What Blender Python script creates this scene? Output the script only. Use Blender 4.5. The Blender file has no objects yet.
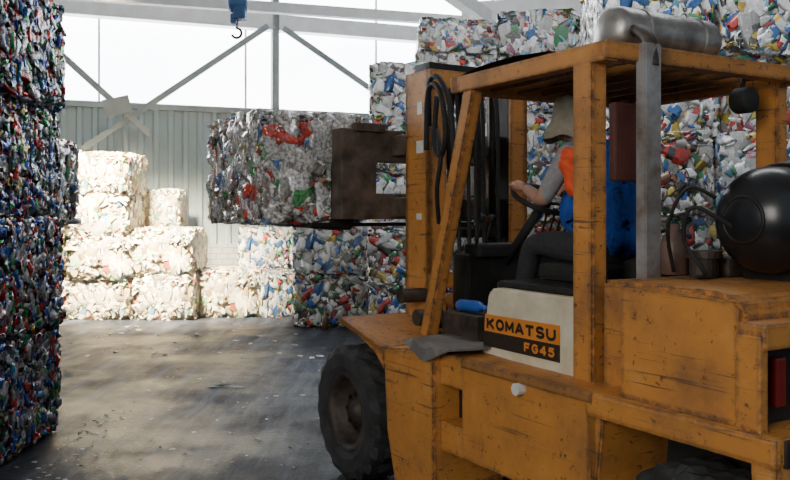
import bpy, bmesh, math, random
import numpy as np
from mathutils import Vector, Matrix, Euler, noise
random.seed(7)
scene=bpy.context.scene
COL=scene.collection

# ------------------------------------------------------------ materials
def newmat(name):
    m=bpy.data.materials.new(name); m.use_nodes=True
    nt=m.node_tree; b=nt.nodes['Principled BSDF']
    return m,nt,b
def ramp(nt,stops,interp='LINEAR'):
    r=nt.nodes.new('ShaderNodeValToRGB'); r.color_ramp.interpolation=interp
    e=r.color_ramp.elements
    while len(e)<len(stops): e.new(0.5)
    for i,(p,c) in enumerate(stops):
        e[i].position=p; e[i].color=(c[0],c[1],c[2],1)
    return r
def mat(name,col,rough=.5,metal=0.,var=.25,scale=8,bump=0.,dark=None,emit=None,estr=0):
    m,nt,b=newmat(name)
    tc=nt.nodes.new('ShaderNodeTexCoord'); n=nt.nodes.new('ShaderNodeTexNoise')
    n.inputs['Scale'].default_value=scale; n.inputs['Detail'].default_value=8; n.inputs['Roughness'].default_value=.65
    nt.links.new(tc.outputs['Object'],n.inputs['Vector'])
    d=dark if dark else tuple(c*(1-var) for c in col)
    r=ramp(nt,[(.35,d),(.62,col)])
    nt.links.new(n.outputs['Fac'],r.inputs['Fac']); nt.links.new(r.outputs['Color'],b.inputs['Base Color'])
    b.inputs['Roughness'].default_value=rough; b.inputs['Metallic'].default_value=metal
    if bump:
        bp=nt.nodes.new('ShaderNodeBump'); bp.inputs['Strength'].default_value=bump; bp.inputs['Distance'].default_value=.02
        nt.links.new(n.outputs['Fac'],bp.inputs['Height']); nt.links.new(bp.outputs['Normal'],b.inputs['Normal'])
    return m
def paint(name,base,lightc,dirt,amount=1.0):
    m,nt,b=newmat(name); L=nt.links.new
    tc=nt.nodes.new('ShaderNodeTexCoord')
    n1=nt.nodes.new('ShaderNodeTexNoise'); n1.inputs['Scale'].default_value=2.1; n1.inputs['Detail'].default_value=9; n1.inputs['Roughness'].default_value=.65
    n2=nt.nodes.new('ShaderNodeTexNoise'); n2.inputs['Scale'].default_value=22; n2.inputs['Detail'].default_value=10; n2.inputs['Roughness'].default_value=.75
    mp=nt.nodes.new('ShaderNodeMapping'); mp.inputs['Scale'].default_value=(7,1.3,46); mp.inputs['Rotation'].default_value=(.22,0,0)
    n3=nt.nodes.new('ShaderNodeTexNoise'); n3.inputs['Scale'].default_value=1.0; n3.inputs['Detail'].default_value=8; n3.inputs['Roughness'].default_value=.7
    L(tc.outputs['Object'],n1.inputs['Vector']); L(tc.outputs['Object'],n2.inputs['Vector']); L(tc.outputs['Object'],mp.inputs['Vector']); L(mp.outputs['Vector'],n3.inputs['Vector'])
    r1=ramp(nt,[(.34,tuple(a*.4+c*.6 for a,c in zip(base,dirt))),(.45,tuple(a*.8+c*.2 for a,c in zip(base,dirt))),(.56,base),(.72,lightc)])
    L(n1.outputs['Fac'],r1.inputs['Fac'])
    r2=ramp(nt,[(.59,(0,0,0)),(.64,(.9*amount,)*3)]); L(n3.outputs['Fac'],r2.inputs['Fac'])
    r3=ramp(nt,[(.585,(0,0,0)),(.63,(.9*amount,)*3)]); L(n2.outputs['Fac'],r3.inputs['Fac'])
    mx=nt.nodes.new('ShaderNodeMixRGB'); L(r2.outputs['Color'],mx.inputs['Fac']); L(r1.outputs['Color'],mx.inputs['Color1']); mx.inputs['Color2'].default_value=(dirt[0],dirt[1],dirt[2],1)
    mx2=nt.nodes.new('ShaderNodeMixRGB'); L(r3.outputs['Color'],mx2.inputs['Fac']); L(mx.outputs['Color'],mx2.inputs['Color1']); mx2.inputs['Color2'].default_value=(dirt[0]*.6,dirt[1]*.6,dirt[2]*.6,1)
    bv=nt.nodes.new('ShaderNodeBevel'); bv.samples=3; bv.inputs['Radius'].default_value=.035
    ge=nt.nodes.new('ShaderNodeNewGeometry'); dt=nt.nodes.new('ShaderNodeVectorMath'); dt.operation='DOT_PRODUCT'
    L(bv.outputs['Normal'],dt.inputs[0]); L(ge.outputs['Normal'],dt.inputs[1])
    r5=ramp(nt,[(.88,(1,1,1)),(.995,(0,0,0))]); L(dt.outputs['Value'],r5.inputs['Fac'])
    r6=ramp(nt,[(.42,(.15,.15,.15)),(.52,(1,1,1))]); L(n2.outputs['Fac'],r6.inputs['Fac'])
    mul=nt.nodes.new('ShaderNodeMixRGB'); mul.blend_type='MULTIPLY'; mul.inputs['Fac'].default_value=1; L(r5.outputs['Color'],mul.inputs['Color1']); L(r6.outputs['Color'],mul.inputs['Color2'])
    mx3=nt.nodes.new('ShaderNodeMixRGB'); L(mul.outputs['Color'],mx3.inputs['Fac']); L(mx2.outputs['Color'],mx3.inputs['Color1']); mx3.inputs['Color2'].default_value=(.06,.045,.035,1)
    L(mx3.outputs['Color'],b.inputs['Base Color'])
    rr=ramp(nt,[(.35,(.62,.62,.62)),(.65,(.40,.40,.40))]); L(n1.outputs['Fac'],rr.inputs['Fac']); L(rr.outputs['Color'],b.inputs['Roughness'])
    return m
ORANGE=paint('worn_orange_paint',(.56,.235,.048),(.64,.315,.10),(.12,.062,.036))
ORANGE_D=paint('dusty_orange_paint',(.38,.17,.045),(.46,.22,.06),(.07,.038,.025))
CREAM=mat('cream_paint',(.72,.67,.52),.5,0,.2,4,dark=(.54,.47,.33))
BLACK=mat('black_rubber',(.018,.018,.018),.75,0,.4,14,.3)
TIRE=mat('dusty_tire',(.04,.04,.042),.85,0,.5,6,.3,dark=(.014,.014,.014))
DARK=mat('dark_metal',(.03,.028,.026),.5,.4,.5,9)
RUSTD=mat('grimy_brown_steel',(.085,.062,.048),.6,.2,.5,7,.2,dark=(.022,.018,.016))
CARR=mat('worn_carriage_steel',(.15,.11,.085),.55,.2,.5,6,.2,dark=(.045,.034,.027))
GREYM=mat('weathered_grey_steel',(.36,.37,.38),.45,.3,.4,5,dark=(.17,.13,.10))
MATM=mat('dusty_grey_plate',(.22,.205,.195),.6,0.2,.4,5)
SILVER=mat('dull_silver',(.46,.45,.44),.38,.75,.4,6,.25,dark=(.20,.185,.17))
TANK=mat('black_gloss_enamel',(.012,.013,.016),.28,0,.2,3)
REDL=mat('dirty_red_lens',(.22,.015,.012),.35)
LABO=mat('orange_label',(.70,.25,.045),.5,0,.15,12)
LABD=mat('dark_brown_label',(.030,.02,.014),.5,0,.1)
SKIN=mat('skin',(.45,.24,.16),.55,0,.12,20)
SHIRT=mat('grey_cloth',(.30,.30,.31),.9,0,.3,30,.2)
TROU=mat('dark_trousers',(.035,.035,.042),.9,0,.3,30,.2)
BLUEC=mat('blue_vest_cloth',(.017,.085,.42),.85,0,.5,9,.6)
ORC=mat('orange_hivis_cloth',(.95,.12,.03),.7,0,.3,14,.5)
HATM=mat('khaki_hat_cloth',(.32,.295,.22),.9,0,.25,25,.2)
HAIR=mat('dark_hair',(.03,.022,.018),.8)
WHITEP=mat('white_plastic',(.75,.75,.72),.45)
MAROON=mat('maroon_sheet_metal',(.13,.04,.03),.6,0,.4,6)
BLUEP=mat('blue_plastic',(.03,.12,.5),.35)
WIRE=mat('bale_wire_steel',(.12,.11,.10),.4,.8)
BRAID=mat('white_beam_paint',(.72,.73,.74),.6,0,.15,4)
STEEL=mat('grey_steel_paint',(.25,.28,.29),.6,0,.25,4)
HOISTB=mat('blue_hoist_enamel',(.03,.10,.24),.6)
CEILM=mat('ceiling_sheet',(.55,.56,.56),.8)

def junkmat(name,rough,metal,var=.25,trans=0,bs=.6,tl=0,coat=0):
    m,nt,b=newmat(name); L=nt.links.new
    a=nt.nodes.new('ShaderNodeAttribute'); a.attribute_name='tint'
    oi=nt.nodes.new('ShaderNodeTexCoord'); n=nt.nodes.new('ShaderNodeTexNoise'); n.inputs['Scale'].default_value=42; n.inputs['Detail'].default_value=4
    L(oi.outputs['Object'],n.inputs['Vector'])
    r=ramp(nt,[(.3,(1-var*2,)*3),(.7,(1,1,1))]); L(n.outputs['Fac'],r.inputs['Fac'])
    mx=nt.nodes.new('ShaderNodeMixRGB'); mx.blend_type='MULTIPLY'; mx.inputs['Fac'].default_value=1
    L(a.outputs['Color'],mx.inputs['Color1']); L(r.outputs['Color'],mx.inputs['Color2']); L(mx.outputs['Color'],b.inputs['Base Color'])
    b.inputs['Roughness'].default_value=rough; b.inputs['Metallic'].default_value=metal
    if coat: b.inputs['Coat Weight'].default_value=coat; b.inputs['Coat Roughness'].default_value=.06
    if tl:
        r2=ramp(nt,[(.4,(1-tl,)*3),(.6,(1,1,1))]); L(n.outputs['Fac'],r2.inputs['Fac']); L(r2.outputs['Color'],b.inputs['Alpha'])
    bp=nt.nodes.new('ShaderNodeBump'); bp.inputs['Strength'].default_value=bs; bp.inputs['Distance'].default_value=.012
    L(n.outputs['Fac'],bp.inputs['Height']); L(bp.outputs['Normal'],b.inputs['Normal'])
    return m
M_CAN=junkmat('crushed_cans',.25,.5)
M_PET=junkmat('clear_bottle_plastic',.10,0,.12,bs=.4,tl=.6,coat=.9)
M_WHT=junkmat('white_film_plastic',.30,0,.14,bs=.5,coat=.3)
M_MIX=junkmat('mixed_bottle_plastic',.18,0,.16,bs=.4,coat=.6)

# ------------------------------------------------------------ helpers
def obj_from(name,verts,faces,m=None,parent=None,smooth=False):
    me=bpy.data.meshes.new(name); me.from_pydata([tuple(v) for v in verts],[],faces); me.update()
    return obj_me(name,me,m,parent,smooth)
def obj_me(name,me,m=None,parent=None,smooth=False):
    o=bpy.data.objects.new(name,me); COL.objects.link(o)
    if m: 
        me.materials.clear(); me.materials.append(m)
    if smooth:
        for p in me.polygons: p.use_smooth=True
    if parent: o.parent=parent
    return o
def from_bm(name,bm,m=None,parent=None,smooth=False):
    me=bpy.data.meshes.new(name); bmesh.ops.recalc_face_normals(bm,faces=bm.faces[:]); bm.to_mesh(me); bm.free()
    return obj_me(name,me,m,parent,smooth)
def bm_box(bm,x0,x1,y0,y1,z0,z1,bev=0):
    r=bmesh.ops.create_cube(bm,size=1)
    for v in r['verts']:
        v.co=Vector(((x0+x1)/2+v.co.x*(x1-x0),(y0+y1)/2+v.co.y*(y1-y0),(z0+z1)/2+v.co.z*(z1-z0)))
    if bev:
        es=list({e for v in r['verts'] for e in v.link_edges})
        bmesh.ops.bevel(bm,geom=es,offset=bev,segments=2,affect='EDGES',profile=.6)
def LU(L,u,z): return Vector((L,-u,z))
def box(name,L0,L1,u0,u1,z0,z1,m,parent=None,bev=.008):
    bm=bmesh.new(); bm_box(bm,L0,L1,-u1,-u0,z0,z1,bev); return from_bm(name,bm,m,parent)
def bm_prism(bm,prof,L0,L1,bev=0):
    a=[bm.verts.new((L0,-u,z)) for u,z in prof]; b=[bm.verts.new((L1,-u,z)) for u,z in prof]
    n=len(prof); fs=[bm.faces.new(a),bm.faces.new(b[::-1])]
    for i in range(n):
        fs.append(bm.faces.new((a[i],b[i],b[(i+1)%n],a[(i+1)%n])))
    bmesh.ops.recalc_face_normals(bm,faces=fs)
    if bev:
        es=list({e for f in fs for e in f.edges})
        bmesh.ops.bevel(bm,geom=es,offset=bev,segments=2,affect='EDGES')
def prism(name,prof,L0,L1,m,parent=None,bev=.01):
    bm=bmesh.new(); bm_prism(bm,prof,L0,L1,bev); return from_bm(name,bm,m,parent)
def bm_beam(bm,p,q,w,h,roll=None):
    p=Vector(p);q=Vector(q); d=(q-p); L=d.length; d.normalize()
    up=Vector(roll) if roll else (Vector((0,0,1)) if abs(d.z)<.95 else Vector((0,1,0)))
    s=d.cross(up).normalized(); t=s.cross(d).normalized()
    vs=[]
    for e in (p,q):
        for a,b in ((-1,-1),(1,-1),(1,1),(-1,1)):
            vs.append(bm.verts.new(e+s*a*w/2+t*b*h/2))
    for f in ((0,1,2,3),(7,6,5,4),(0,4,5,1),(1,5,6,2),(2,6,7,3),(3,7,4,0)): bm.faces.new([vs[i] for i in f])
def beam(name,p,q,w,h,m,parent=None,roll=None,bev=0):
    bm=bmesh.new(); bm_beam(bm,p,q,w,h,roll)
    if bev: bmesh.ops.bevel(bm,geom=bm.edges[:],offset=bev,segments=2,affect='EDGES')
    return from_bm(name,bm,m,parent)
def bm_tube(bm,pts,r,seg=10,cap=True):
    pts=[Vector(p) for p in pts]; n=len(pts); rings=[]
    rr=r if isinstance(r,(list,tuple)) else [r]*n
    prev=None
    for i,p in enumerate(pts):
        d=(pts[min(i+1,n-1)]-pts[max(i-1,0)]).normalized()
        if prev is None:
            a=Vector((0,0,1)) if abs(d.z)<.9 else Vector((1,0,0)); s=d.cross(a).normalized()
        else:
            s=(prev-d*prev.dot(d)).normalized()
        prev=s; t=d.cross(s)
        rings.append([bm.verts.new(p+(s*math.cos(2*math.pi*k/seg)+t*math.sin(2*math.pi*k/seg))*rr[i]) for k in range(seg)])
    for i in range(n-1):
        for k in range(seg):
            bm.faces.new((rings[i][k],rings[i][(k+1)%seg],rings[i+1][(k+1)%seg],rings[i+1][k]))
    if cap:
        bm.faces.new(rings[0][::-1]); bm.faces.new(rings[-1])
def tube(name,pts,r,m,parent=None,seg=10,smooth=True):
    bm=bmesh.new(); bm_tube(bm,pts,r,seg); return from_bm(name,bm,m,parent,smooth)
def dome_cyl(name,p,q,r,m,parent=None,dome=.35,seg=32):
    p=Vector(p);q=Vector(q); d=(q-p).normalized(); dl=r*dome*2
    pts=[];rs=[]
    for i in range(9):
        a=math.pi/2*i/8; pts.append(p+d*dl*(1-math.cos(a))); rs.append(max(r*math.sin(a),.003))
    for i in range(9):
        a=math.pi/2*(8-i)/8; pts.append(q-d*dl*(1-math.cos(a))); rs.append(max(r*math.sin(a),.003))
    bm=bmesh.new(); bm_tube(bm,pts,rs,seg); return from_bm(name,bm,m,parent,True)
def arc(c,r,a0,a1,n,ax1,ax2):
    c=Vector(c);ax1=Vector(ax1);ax2=Vector(ax2)
    return [c+ax1*r*math.cos(a0+(a1-a0)*i/n)+ax2*r*math.sin(a0+(a1-a0)*i/n) for i in range(n+1)]
def smoothpts(pts,n=8):
    pts=[Vector(p) for p in pts]; out=[]
    P=[pts[0]]+pts+[pts[-1]]
    for i in range(1,len(P)-2):
        for k in range(n):
            t=k/n; a,b,c,d=P[i-1],P[i],P[i+1],P[i+2]
            out.append(.5*((2*b)+(c-a)*t+(2*a-5*b+4*c-d)*t*t+(3*b-a-3*c+d)*t**3))
    out.append(pts[-1]); return out
def tag(o,label,cat,group=None,kind=None):
    o['label']=label; o['category']=cat
    if group: o['group']=group
    if kind: o['kind']=kind
    return o

# ------------------------------------------------------------ camera: horizon y=215, f=830px, eye 1.65
cd=bpy.data.cameras.new('camera'); cam=bpy.data.objects.new('camera',cd); COL.objects.link(cam)
cam.location=(0,0,1.65); cam.rotation_euler=(math.pi/2,0,0)
cd.sensor_width=36; cd.lens=36*830/790; cd.shift_y=-25/790; cd.clip_end=200
scene.camera=cam

# ------------------------------------------------------------ building
th=math.atan2(.352,.936); E=Vector((math.cos(th),math.sin(th),0)); N=Vector((math.sin(th),-math.cos(th),0)); O=Vector((-4.5,15,0))
def W(a,b,z): return O+E*a+N*b+Vector((0,0,z))
def pxwall(px,py,b=0):
    k=(px-395)/830
    B=O+N*b
    a=(k*B.y-B.x)/(E.x-k*E.y)
    P=B+E*a; P.z=1.65-(py-215)*P.y/830
    return P
def struct(o):
    o['kind']='structure'; return o
# floor
FL,nt,b=newmat('damp_concrete'); L=nt.links.new
tc=nt.nodes.new('ShaderNodeTexCoord')
n1=nt.nodes.new('ShaderNodeTexNoise'); n1.inputs['Scale'].default_value=.75; n1.inputs['Detail'].default_value=10; n1.inputs['Roughness'].default_value=.66
mp=nt.nodes.new('ShaderNodeMapping'); mp.inputs['Rotation'].default_value=(0,0,-.4); mp.inputs['Scale'].default_value=(4.4,.5,1)
n2=nt.nodes.new('ShaderNodeTexNoise'); n2.inputs['Scale'].default_value=1.2; n2.inputs['Detail'].default_value=10; n2.inputs['Roughness'].default_value=.68
n3=nt.nodes.new('ShaderNodeTexNoise'); n3.inputs['Scale'].default_value=26; n3.inputs['Detail'].default_value=8; n3.inputs['Roughness'].default_value=.75
for n in (n1,n3): L(tc.outputs['Object'],n.inputs['Vector'])
L(tc.outputs['Object'],mp.inputs['Vector']); L(mp.outputs['Vector'],n2.inputs['Vector'])
r1=ramp(nt,[(.36,(.014,.014,.018)),(.5,(.036,.040,.052)),(.64,(.085,.096,.125))]); L(n2.outputs['Fac'],r1.inputs['Fac'])
r2=ramp(nt,[(.38,(.45,.45,.45)),(.60,(1.1,1.1,1.1))]); L(n1.outputs['Fac'],r2.inputs['Fac'])
mx=nt.nodes.new('ShaderNodeMixRGB'); mx.blend_type='MULTIPLY'; mx.inputs['Fac'].default_value=1; L(r1.outputs['Color'],mx.inputs['Color1']); L(r2.outputs['Color'],mx.inputs['Color2'])
r4=ramp(nt,[(.56,(0,0,0)),(.70,(.8,.8,.8))]); L(n3.outputs['Fac'],r4.inputs['Fac'])
mx2=nt.nodes.new('ShaderNodeMixRGB'); L(r4.outputs['Color'],mx2.inputs['Fac']); L(mx.outputs['Color'],mx2.inputs['Color1']); mx2.inputs['Color2'].default_value=(.13,.15,.19,1)
L(mx2.outputs['Color'],b.inputs['Base Color'])
r3=ramp(nt,[(.40,(.28,.28,.28)),(.60,(.55,.55,.55))]); L(n1.outputs['Fac'],r3.inputs['Fac']); L(r3.outputs['Color'],b.inputs['Roughness'])
r7=ramp(nt,[(.40,(.05,.05,.05)),(.60,(.015,.015,.015))]); L(n1.outputs['Fac'],r7.inputs['Fac']); L(r7.outputs['Color'],b.inputs['Specular IOR Level'])
b.inputs['Specular Tint'].default_value=(.75,.86,1,1)
bp=nt.nodes.new('ShaderNodeBump'); bp.inputs['Strength'].default_value=.4; bp.inputs['Distance'].default_value=.015; L(n3.outputs['Fac'],bp.inputs['Height']); L(bp.outputs['Normal'],b.inputs['Normal'])
fl=struct(obj_from('floor',[W(-9,26,0),W(24,26,0),W(24,-.4,0),W(-9,-.4,0)],[(0,1,2,3)],FL))
fl['label']='damp dark concrete warehouse floor with pale scuffs'

CORR,nt,b=newmat('pale_corrugated_sheet'); L=nt.links.new
tc=nt.nodes.new('ShaderNodeTexCoord'); n1=nt.nodes.new('ShaderNodeTexNoise'); n1.inputs['Scale'].default_value=1.1; n1.inputs['Detail'].default_value=5
L(tc.outputs['Object'],n1.inputs['Vector']); r1=ramp(nt,[(.3,(.25,.31,.33)),(.7,(.33,.39,.41))]); L(n1.outputs['Fac'],r1.inputs['Fac']); L(r1.outputs['Color'],b.inputs['Base Color']); b.inputs['Roughness'].default_value=.5
def corr(name,P0,dirv,nrm,length,z0,z1,pitch=.26,depth=.05):
    vs=[];fs=[]; s=0; prof=[(0,0),(.5,0),(.62,1),(.88,1)]
    while s<length:
        for t,d in prof:
            p=P0+dirv*(s+t*pitch)+nrm*d*depth
            vs.append(p+Vector((0,0,z0))); vs.append(p+Vector((0,0,z1)))
        s+=pitch
    for i in range(0,len(vs)-2,2): fs.append((i,i+2,i+3,i+1))
    return struct(obj_from(name,vs,fs,CORR))
corr('wall_back',W(-6,0,0),E,N,26,1.12,3.58)
BLK,nt,b=newmat('grey_block'); L=nt.links.new
bt=nt.nodes.new('ShaderNodeTexBrick'); tc=nt.nodes.new('ShaderNodeTexCoord'); mp=nt.nodes.new('ShaderNodeMapping'); mp.inputs['Rotation'].default_value=(math.pi/2,0,0); mp.inputs['Scale'].default_value=(1,1,1)
L(tc.outputs['Object'],mp.inputs['Vector']); L(mp.outputs['Vector'],bt.inputs['Vector'])
bt.inputs['Color1'].default_value=(.36,.37,.36,1); bt.inputs['Color2'].default_value=(.30,.31,.31,1); bt.inputs['Mortar'].default_value=(.2,.2,.2,1); bt.inputs['Scale'].default_value=2.4
L(bt.outputs['Color'],b.inputs['Base Color']); b.inputs['Roughness'].default_value=.9
def wbox(name,a0,a1,b0,b1,z0,z1,m,bev=0):
    bm=bmesh.new(); bm_box(bm,a0,a1,-b1,-b0,z0,z1,bev)
    o=from_bm(name,bm,m); o.location=O; o.rotation_euler=(0,0,th); return o
GLZ,nt,b=newmat('frosted_glazing'); L=nt.links.new
tc=nt.nodes.new('ShaderNodeTexCoord'); n1=nt.nodes.new('ShaderNodeTexNoise'); n1.inputs['Scale'].default_value=.35; n1.inputs['Detail'].default_value=3
L(tc.outputs['Object'],n1.inputs['Vector']); r1=ramp(nt,[(.3,(.80,.92,1)),(.55,(1,1,1))]); L(n1.outputs['Fac'],r1.inputs['Fac'])
L(r1.outputs['Color'],b.inputs['Emission Color']); b.inputs['Emission Strength'].default_value=12.0; b.inputs['Base Color'].default_value=(.8,.8,.8,1)
struct(wbox('trim_1',-6,20,-.15,.08,0,1.12,BLK))
struct(wbox('trim_2',-6,20,-.05,.09,3.55,3.66,STEEL,.01))
k=1
a=-6.0
while a<20:
    struct(wbox('window_%d'%k,a+.02,a+2.58,-.04,-.02,3.66,6.6,GLZ)); k+=1
    struct(wbox('trim_%d'%(k+10),a-.02,a+.02,-.04,.02,3.66,6.6,BRAID)); a+=2.6
struct(wbox('trim_3',-6,20,0,.28,5.12,5.42,BRAID,.02))
struct(wbox('trim_4',-6,20,.02,.1,6.4,7.0,CEILM))
struct(wbox('wall_left',-6.1,-6,0,26,0,7,mat('left_wall_sheet',(.4,.43,.43),.8)))
struct(wbox('wall_right',18,18.1,0,26,0,7,mat('right_wall_sheet',(.4,.43,.43),.8)))
struct(wbox('ceiling',-6,18.1,-.2,17,7,7.1,CEILM))
P=pxwall(275,60,.2)
c=beam('steel_column',(P.x,P.y,0),(P.x,P.y,7.0),.13,.16,STEEL,roll=N); tag(c,'slim grey steel wall column','column')
def brace(p,q,w=.09,b=.26):
    A=pxwall(*p,b);B=pxwall(*q,b)
    o=beam('diagonal_brace',A,B,w*.5,w*1.2,STEEL); tag(o,'grey steel diagonal wind brace on the wall','brace','diagonal wall braces'); return o
brace((62,163),(268,26)); brace((10,8),(150,135),b=.34); brace((283,28),(375,92)); 
G=pxwall(117,106,.40)
o=beam('gusset_plate',G-E*.22+Vector((0,0,-.06)),G+E*.22+Vector((0,0,.06)),.03,.30,STEEL); tag(o,'grey steel gusset plate at the brace crossing','plate')
def girder(px0,py0,px1,py1,Y0,Y1,w,name='roof_girder'):
    A=Vector(((px0-395)/830*Y0,Y0,1.65-(py0-215)*Y0/830)); B=Vector(((px1-395)/830*Y1,Y1,1.65-(py1-215)*Y1/830))
    o=beam(name,A,B,w,w*1.2,BRAID); tag(o,'white painted steel roof truss member','girder','roof truss members'); return o
girder(-40,-14,475,22,11.5,15.0,.14); girder(440,-15,492,22,13,14.6,.2); girder(462,16,640,6,14.6,14.2,.34)
H=bpy.data.objects.new('hoist',None); COL.objects.link(H); H.location=(-2.24,12,4.25); tag(H,'small blue electric chain hoist hanging from the roof','hoist')
dome_cyl('motor_housing',(-.17,-.02,.42),(.12,-.02,.45),.10,HOISTB,H,.2)
bm=bmesh.new(); bm_box(bm,-.09,.09,-.11,.09,.22,.62,.02); bm_box(bm,-.13,-.04,-.08,.06,.16,.30,.02); from_bm('gearbox',bm,HOISTB,H)
tube('chain',[(0,0,.6),(0,0,2.75)],.016,DARK,H)
tube('lower_chain',[(-.03,0,.25),(-.05,0,.10)],.014,DARK,H)
tube('hook',arc((-.05,0,.03),.07,math.pi/2,-math.pi*.9,14,(1,0,0),(0,0,1)),.02,DARK,H)

# ------------------------------------------------------------ bales
def bale_mesh(name,dims,palette,n,smin,smax,m,seed,crump=.16,bulge=.03,corecol=(.03,.03,.03),tubef=.7,slim=(.3,.42),ends=None,depth=(-.04,.02),edge=.10,tilt=.3,lumpa=.022,press=.3):
    rng=np.random.default_rng(seed)
    hx,hy,hz=[d/2*.94 for d in dims]; H=np.array([hx,hy,hz])
    cols=np.array([p[0] for p in palette]); w=np.array([p[1] for p in palette],float); w/=w.sum()
    ph=rng.uniform(0,6.28,8)
    def shape(q,ax,sg,aa,bb):
        inset=1-edge*(np.abs(aa)**(9 if edge<.18 else 5))-edge*(np.abs(bb)**(9 if edge<.18 else 5))+bulge*(1-aa**2)*(1-bb**2)
        lump=lumpa*np.sin(aa*4+ph[0]+ax*2+sg)*np.cos(bb*3.5+ph[1]+sg)+lumpa*.6*np.sin(aa*9+sg+ph[2])*np.sin(bb*8+ph[3])
        return inset,lump
    def frames(n):
        area=np.array([hy*hz,hx*hz,hx*hy]); pr=np.repeat(area,2); pr=pr/pr.sum()
        f=rng.choice(6,size=n,p=pr); ax=f//2; sg=np.where(f%2==0,1.,-1.)
        q=rng.uniform(-1,1,(n,3)); q[np.arange(n),ax]=sg
        others=np.array([[1,2],[0,2],[0,1]])[ax]
        aa=q[np.arange(n),others[:,0]]; bb=q[np.arange(n),others[:,1]]
        inset,lump=shape(q,ax,sg,aa,bb)
        pos=q*H; pos[np.arange(n),ax]*=inset
        pos[np.arange(n),ax]+=sg*(lump+rng.uniform(depth[0],depth[1],n))
        nr=np.zeros((n,3)); nr[np.arange(n),ax]=sg
        nr+=rng.normal(0,tilt,(n,3)); nr+=q*(np.abs(q)**9)*.5; nr/=np.linalg.norm(nr,axis=1)[:,None]
        rv=rng.normal(0,1,(n,3)); rv[:,2]*=.5; t=np.cross(nr,rv); t/=np.linalg.norm(t,axis=1)[:,None]; s=np.cross(nr,t)
        return pos,nr,t,s
    VV=[];FF=[];CC=[];off=0
    nt_=int(n*tubef); npn=n-nt_
    if npn:
        pos,nr,t,s=frames(npn)
        Ls=rng.uniform(smin,smax,npn)*1.15; Ws=Ls*rng.uniform(.4,.8,npn)
        gu=np.linspace(-1,1,4); gx,gy=np.meshgrid(gu,gu,indexing='ij'); gx=gx.ravel();gy=gy.ravel()
        x=gx[None]*Ls[:,None]/2*(1+rng.normal(0,.12,(npn,16))); y=gy[None]*Ws[:,None]/2*(1+rng.normal(0,.15,(npn,16)))
        z=(1-gy[None]**2)*Ws[:,None]*rng.uniform(.05,.35,npn)[:,None]-(gx[None]**2)*Ls[:,None]*.12+rng.normal(0,crump,(npn,16))*Ws[:,None]*.6
        V=pos[:,None,:]+x[:,:,None]*t[:,None,:]+y[:,:,None]*s[:,None,:]+z[:,:,None]*nr[:,None,:]
        quad=np.array([(i*4+j,i*4+j+1,(i+1)*4+j+1,(i+1)*4+j) for i in range(3) for j in range(3)])
        F=(quad[None]+np.arange(npn)[:,None,None]*16).reshape(-1,4)
        base=cols[rng.choice(len(w),size=npn,p=w)]*rng.uniform(.5,1.15,(npn,1))
        C=np.repeat(base[:,None,:],9,axis=1)*rng.uniform(.8,1.1,(npn,9,1))
        VV.append(V.reshape(-1,3));FF.append(F);CC.append(C.reshape(-1,3)); off+=npn*16
    if nt_:
        pos,nr,t,s=frames(nt_); A=6; R=6
        Ls=rng.uniform(smin,smax,nt_)*1.25; Rs=Ls*rng.uniform(slim[0],slim[1],nt_)/2*1.15
        flat=rng.uniform(.3,.8,nt_)
        px=np.array([-1,-.92,-.35,.25,.72,1.0])*.5
        pr_=np.array([.72,1,1,.97,.6,.25]) if ends is None else np.array(ends)
        an=np.arange(A)*2*np.pi/A
        gx=np.repeat(px,A); gr=np.repeat(pr_,A); ga=np.tile(an,R)
        rad=gr[None]*Rs[:,None]*(1+rng.normal(0,crump*1.3,(nt_,A*R)))
        pinch=1-rng.uniform(0,.6,nt_)[:,None]*np.exp(-((gx[None]-rng.uniform(-.3,.2,nt_)[:,None])/.16)**2)
        bend=rng.normal(0,.28,nt_)[:,None]*(gx[None]**2)*Ls[:,None]
        x=gx[None]*Ls[:,None]+rng.normal(0,.04,(nt_,A*R))*Ls[:,None]
        y=np.cos(ga)[None]*rad+bend; z=np.sin(ga)[None]*rad*flat[:,None]*pinch
        V=pos[:,None,:]+x[:,:,None]*t[:,None,:]+y[:,:,None]*s[:,None,:]+z[:,:,None]*nr[:,None,:]
        quad=[]
        for i in range(R-1):
            for k in range(A): quad.append((i*A+k,i*A+(k+1)%A,(i+1)*A+(k+1)%A,(i+1)*A+k))
        quad=np.array(quad); nf=len(quad)
        F=(quad[None]+np.arange(nt_)[:,None,None]*(A*R)).reshape(-1,4)+off
        ci=rng.choice(len(w),size=nt_,p=w); base=cols[ci]*rng.uniform(.5,1.15,(nt_,1)); alt=cols[rng.choice(len(w),size=nt_,p=w)]
        C=np.repeat(base[:,None,:],nf,axis=1)
        ring=np.arange(nf)//A
        band=np.where(rng.random(nt_)<.5)[0]
        C[np.ix_(band,np.where(ring==1)[0])]=alt[band][:,None,:]
        capi=np.where(rng.random(nt_)<.5)[0]
        if ends is None: C[np.ix_(capi,np.where(ring==4)[0])]=cols[rng.choice(len(w),size=len(capi))][:,None,:]
        else: C[:,ring==4]=np.array([.5,.5,.51])
        C=C*rng.uniform(.8,1.12,(nt_,nf,1))
        VV.append(V.reshape(-1,3));FF.append(F);CC.append(C.reshape(-1,3)); off+=nt_*A*R
    V=np.vstack(VV)
    lim=np.array(dims)/2*.955; ex=np.abs(V)-lim; V=np.where(ex>0,np.sign(V)*(lim+.05*np.tanh(ex*press/.05)),V)
    bm=bmesh.new(); bmesh.ops.create_cube(bm,size=1); bmesh.ops.subdivide_edges(bm,edges=bm.edges[:],cuts=9,use_grid_fill=True)
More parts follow.
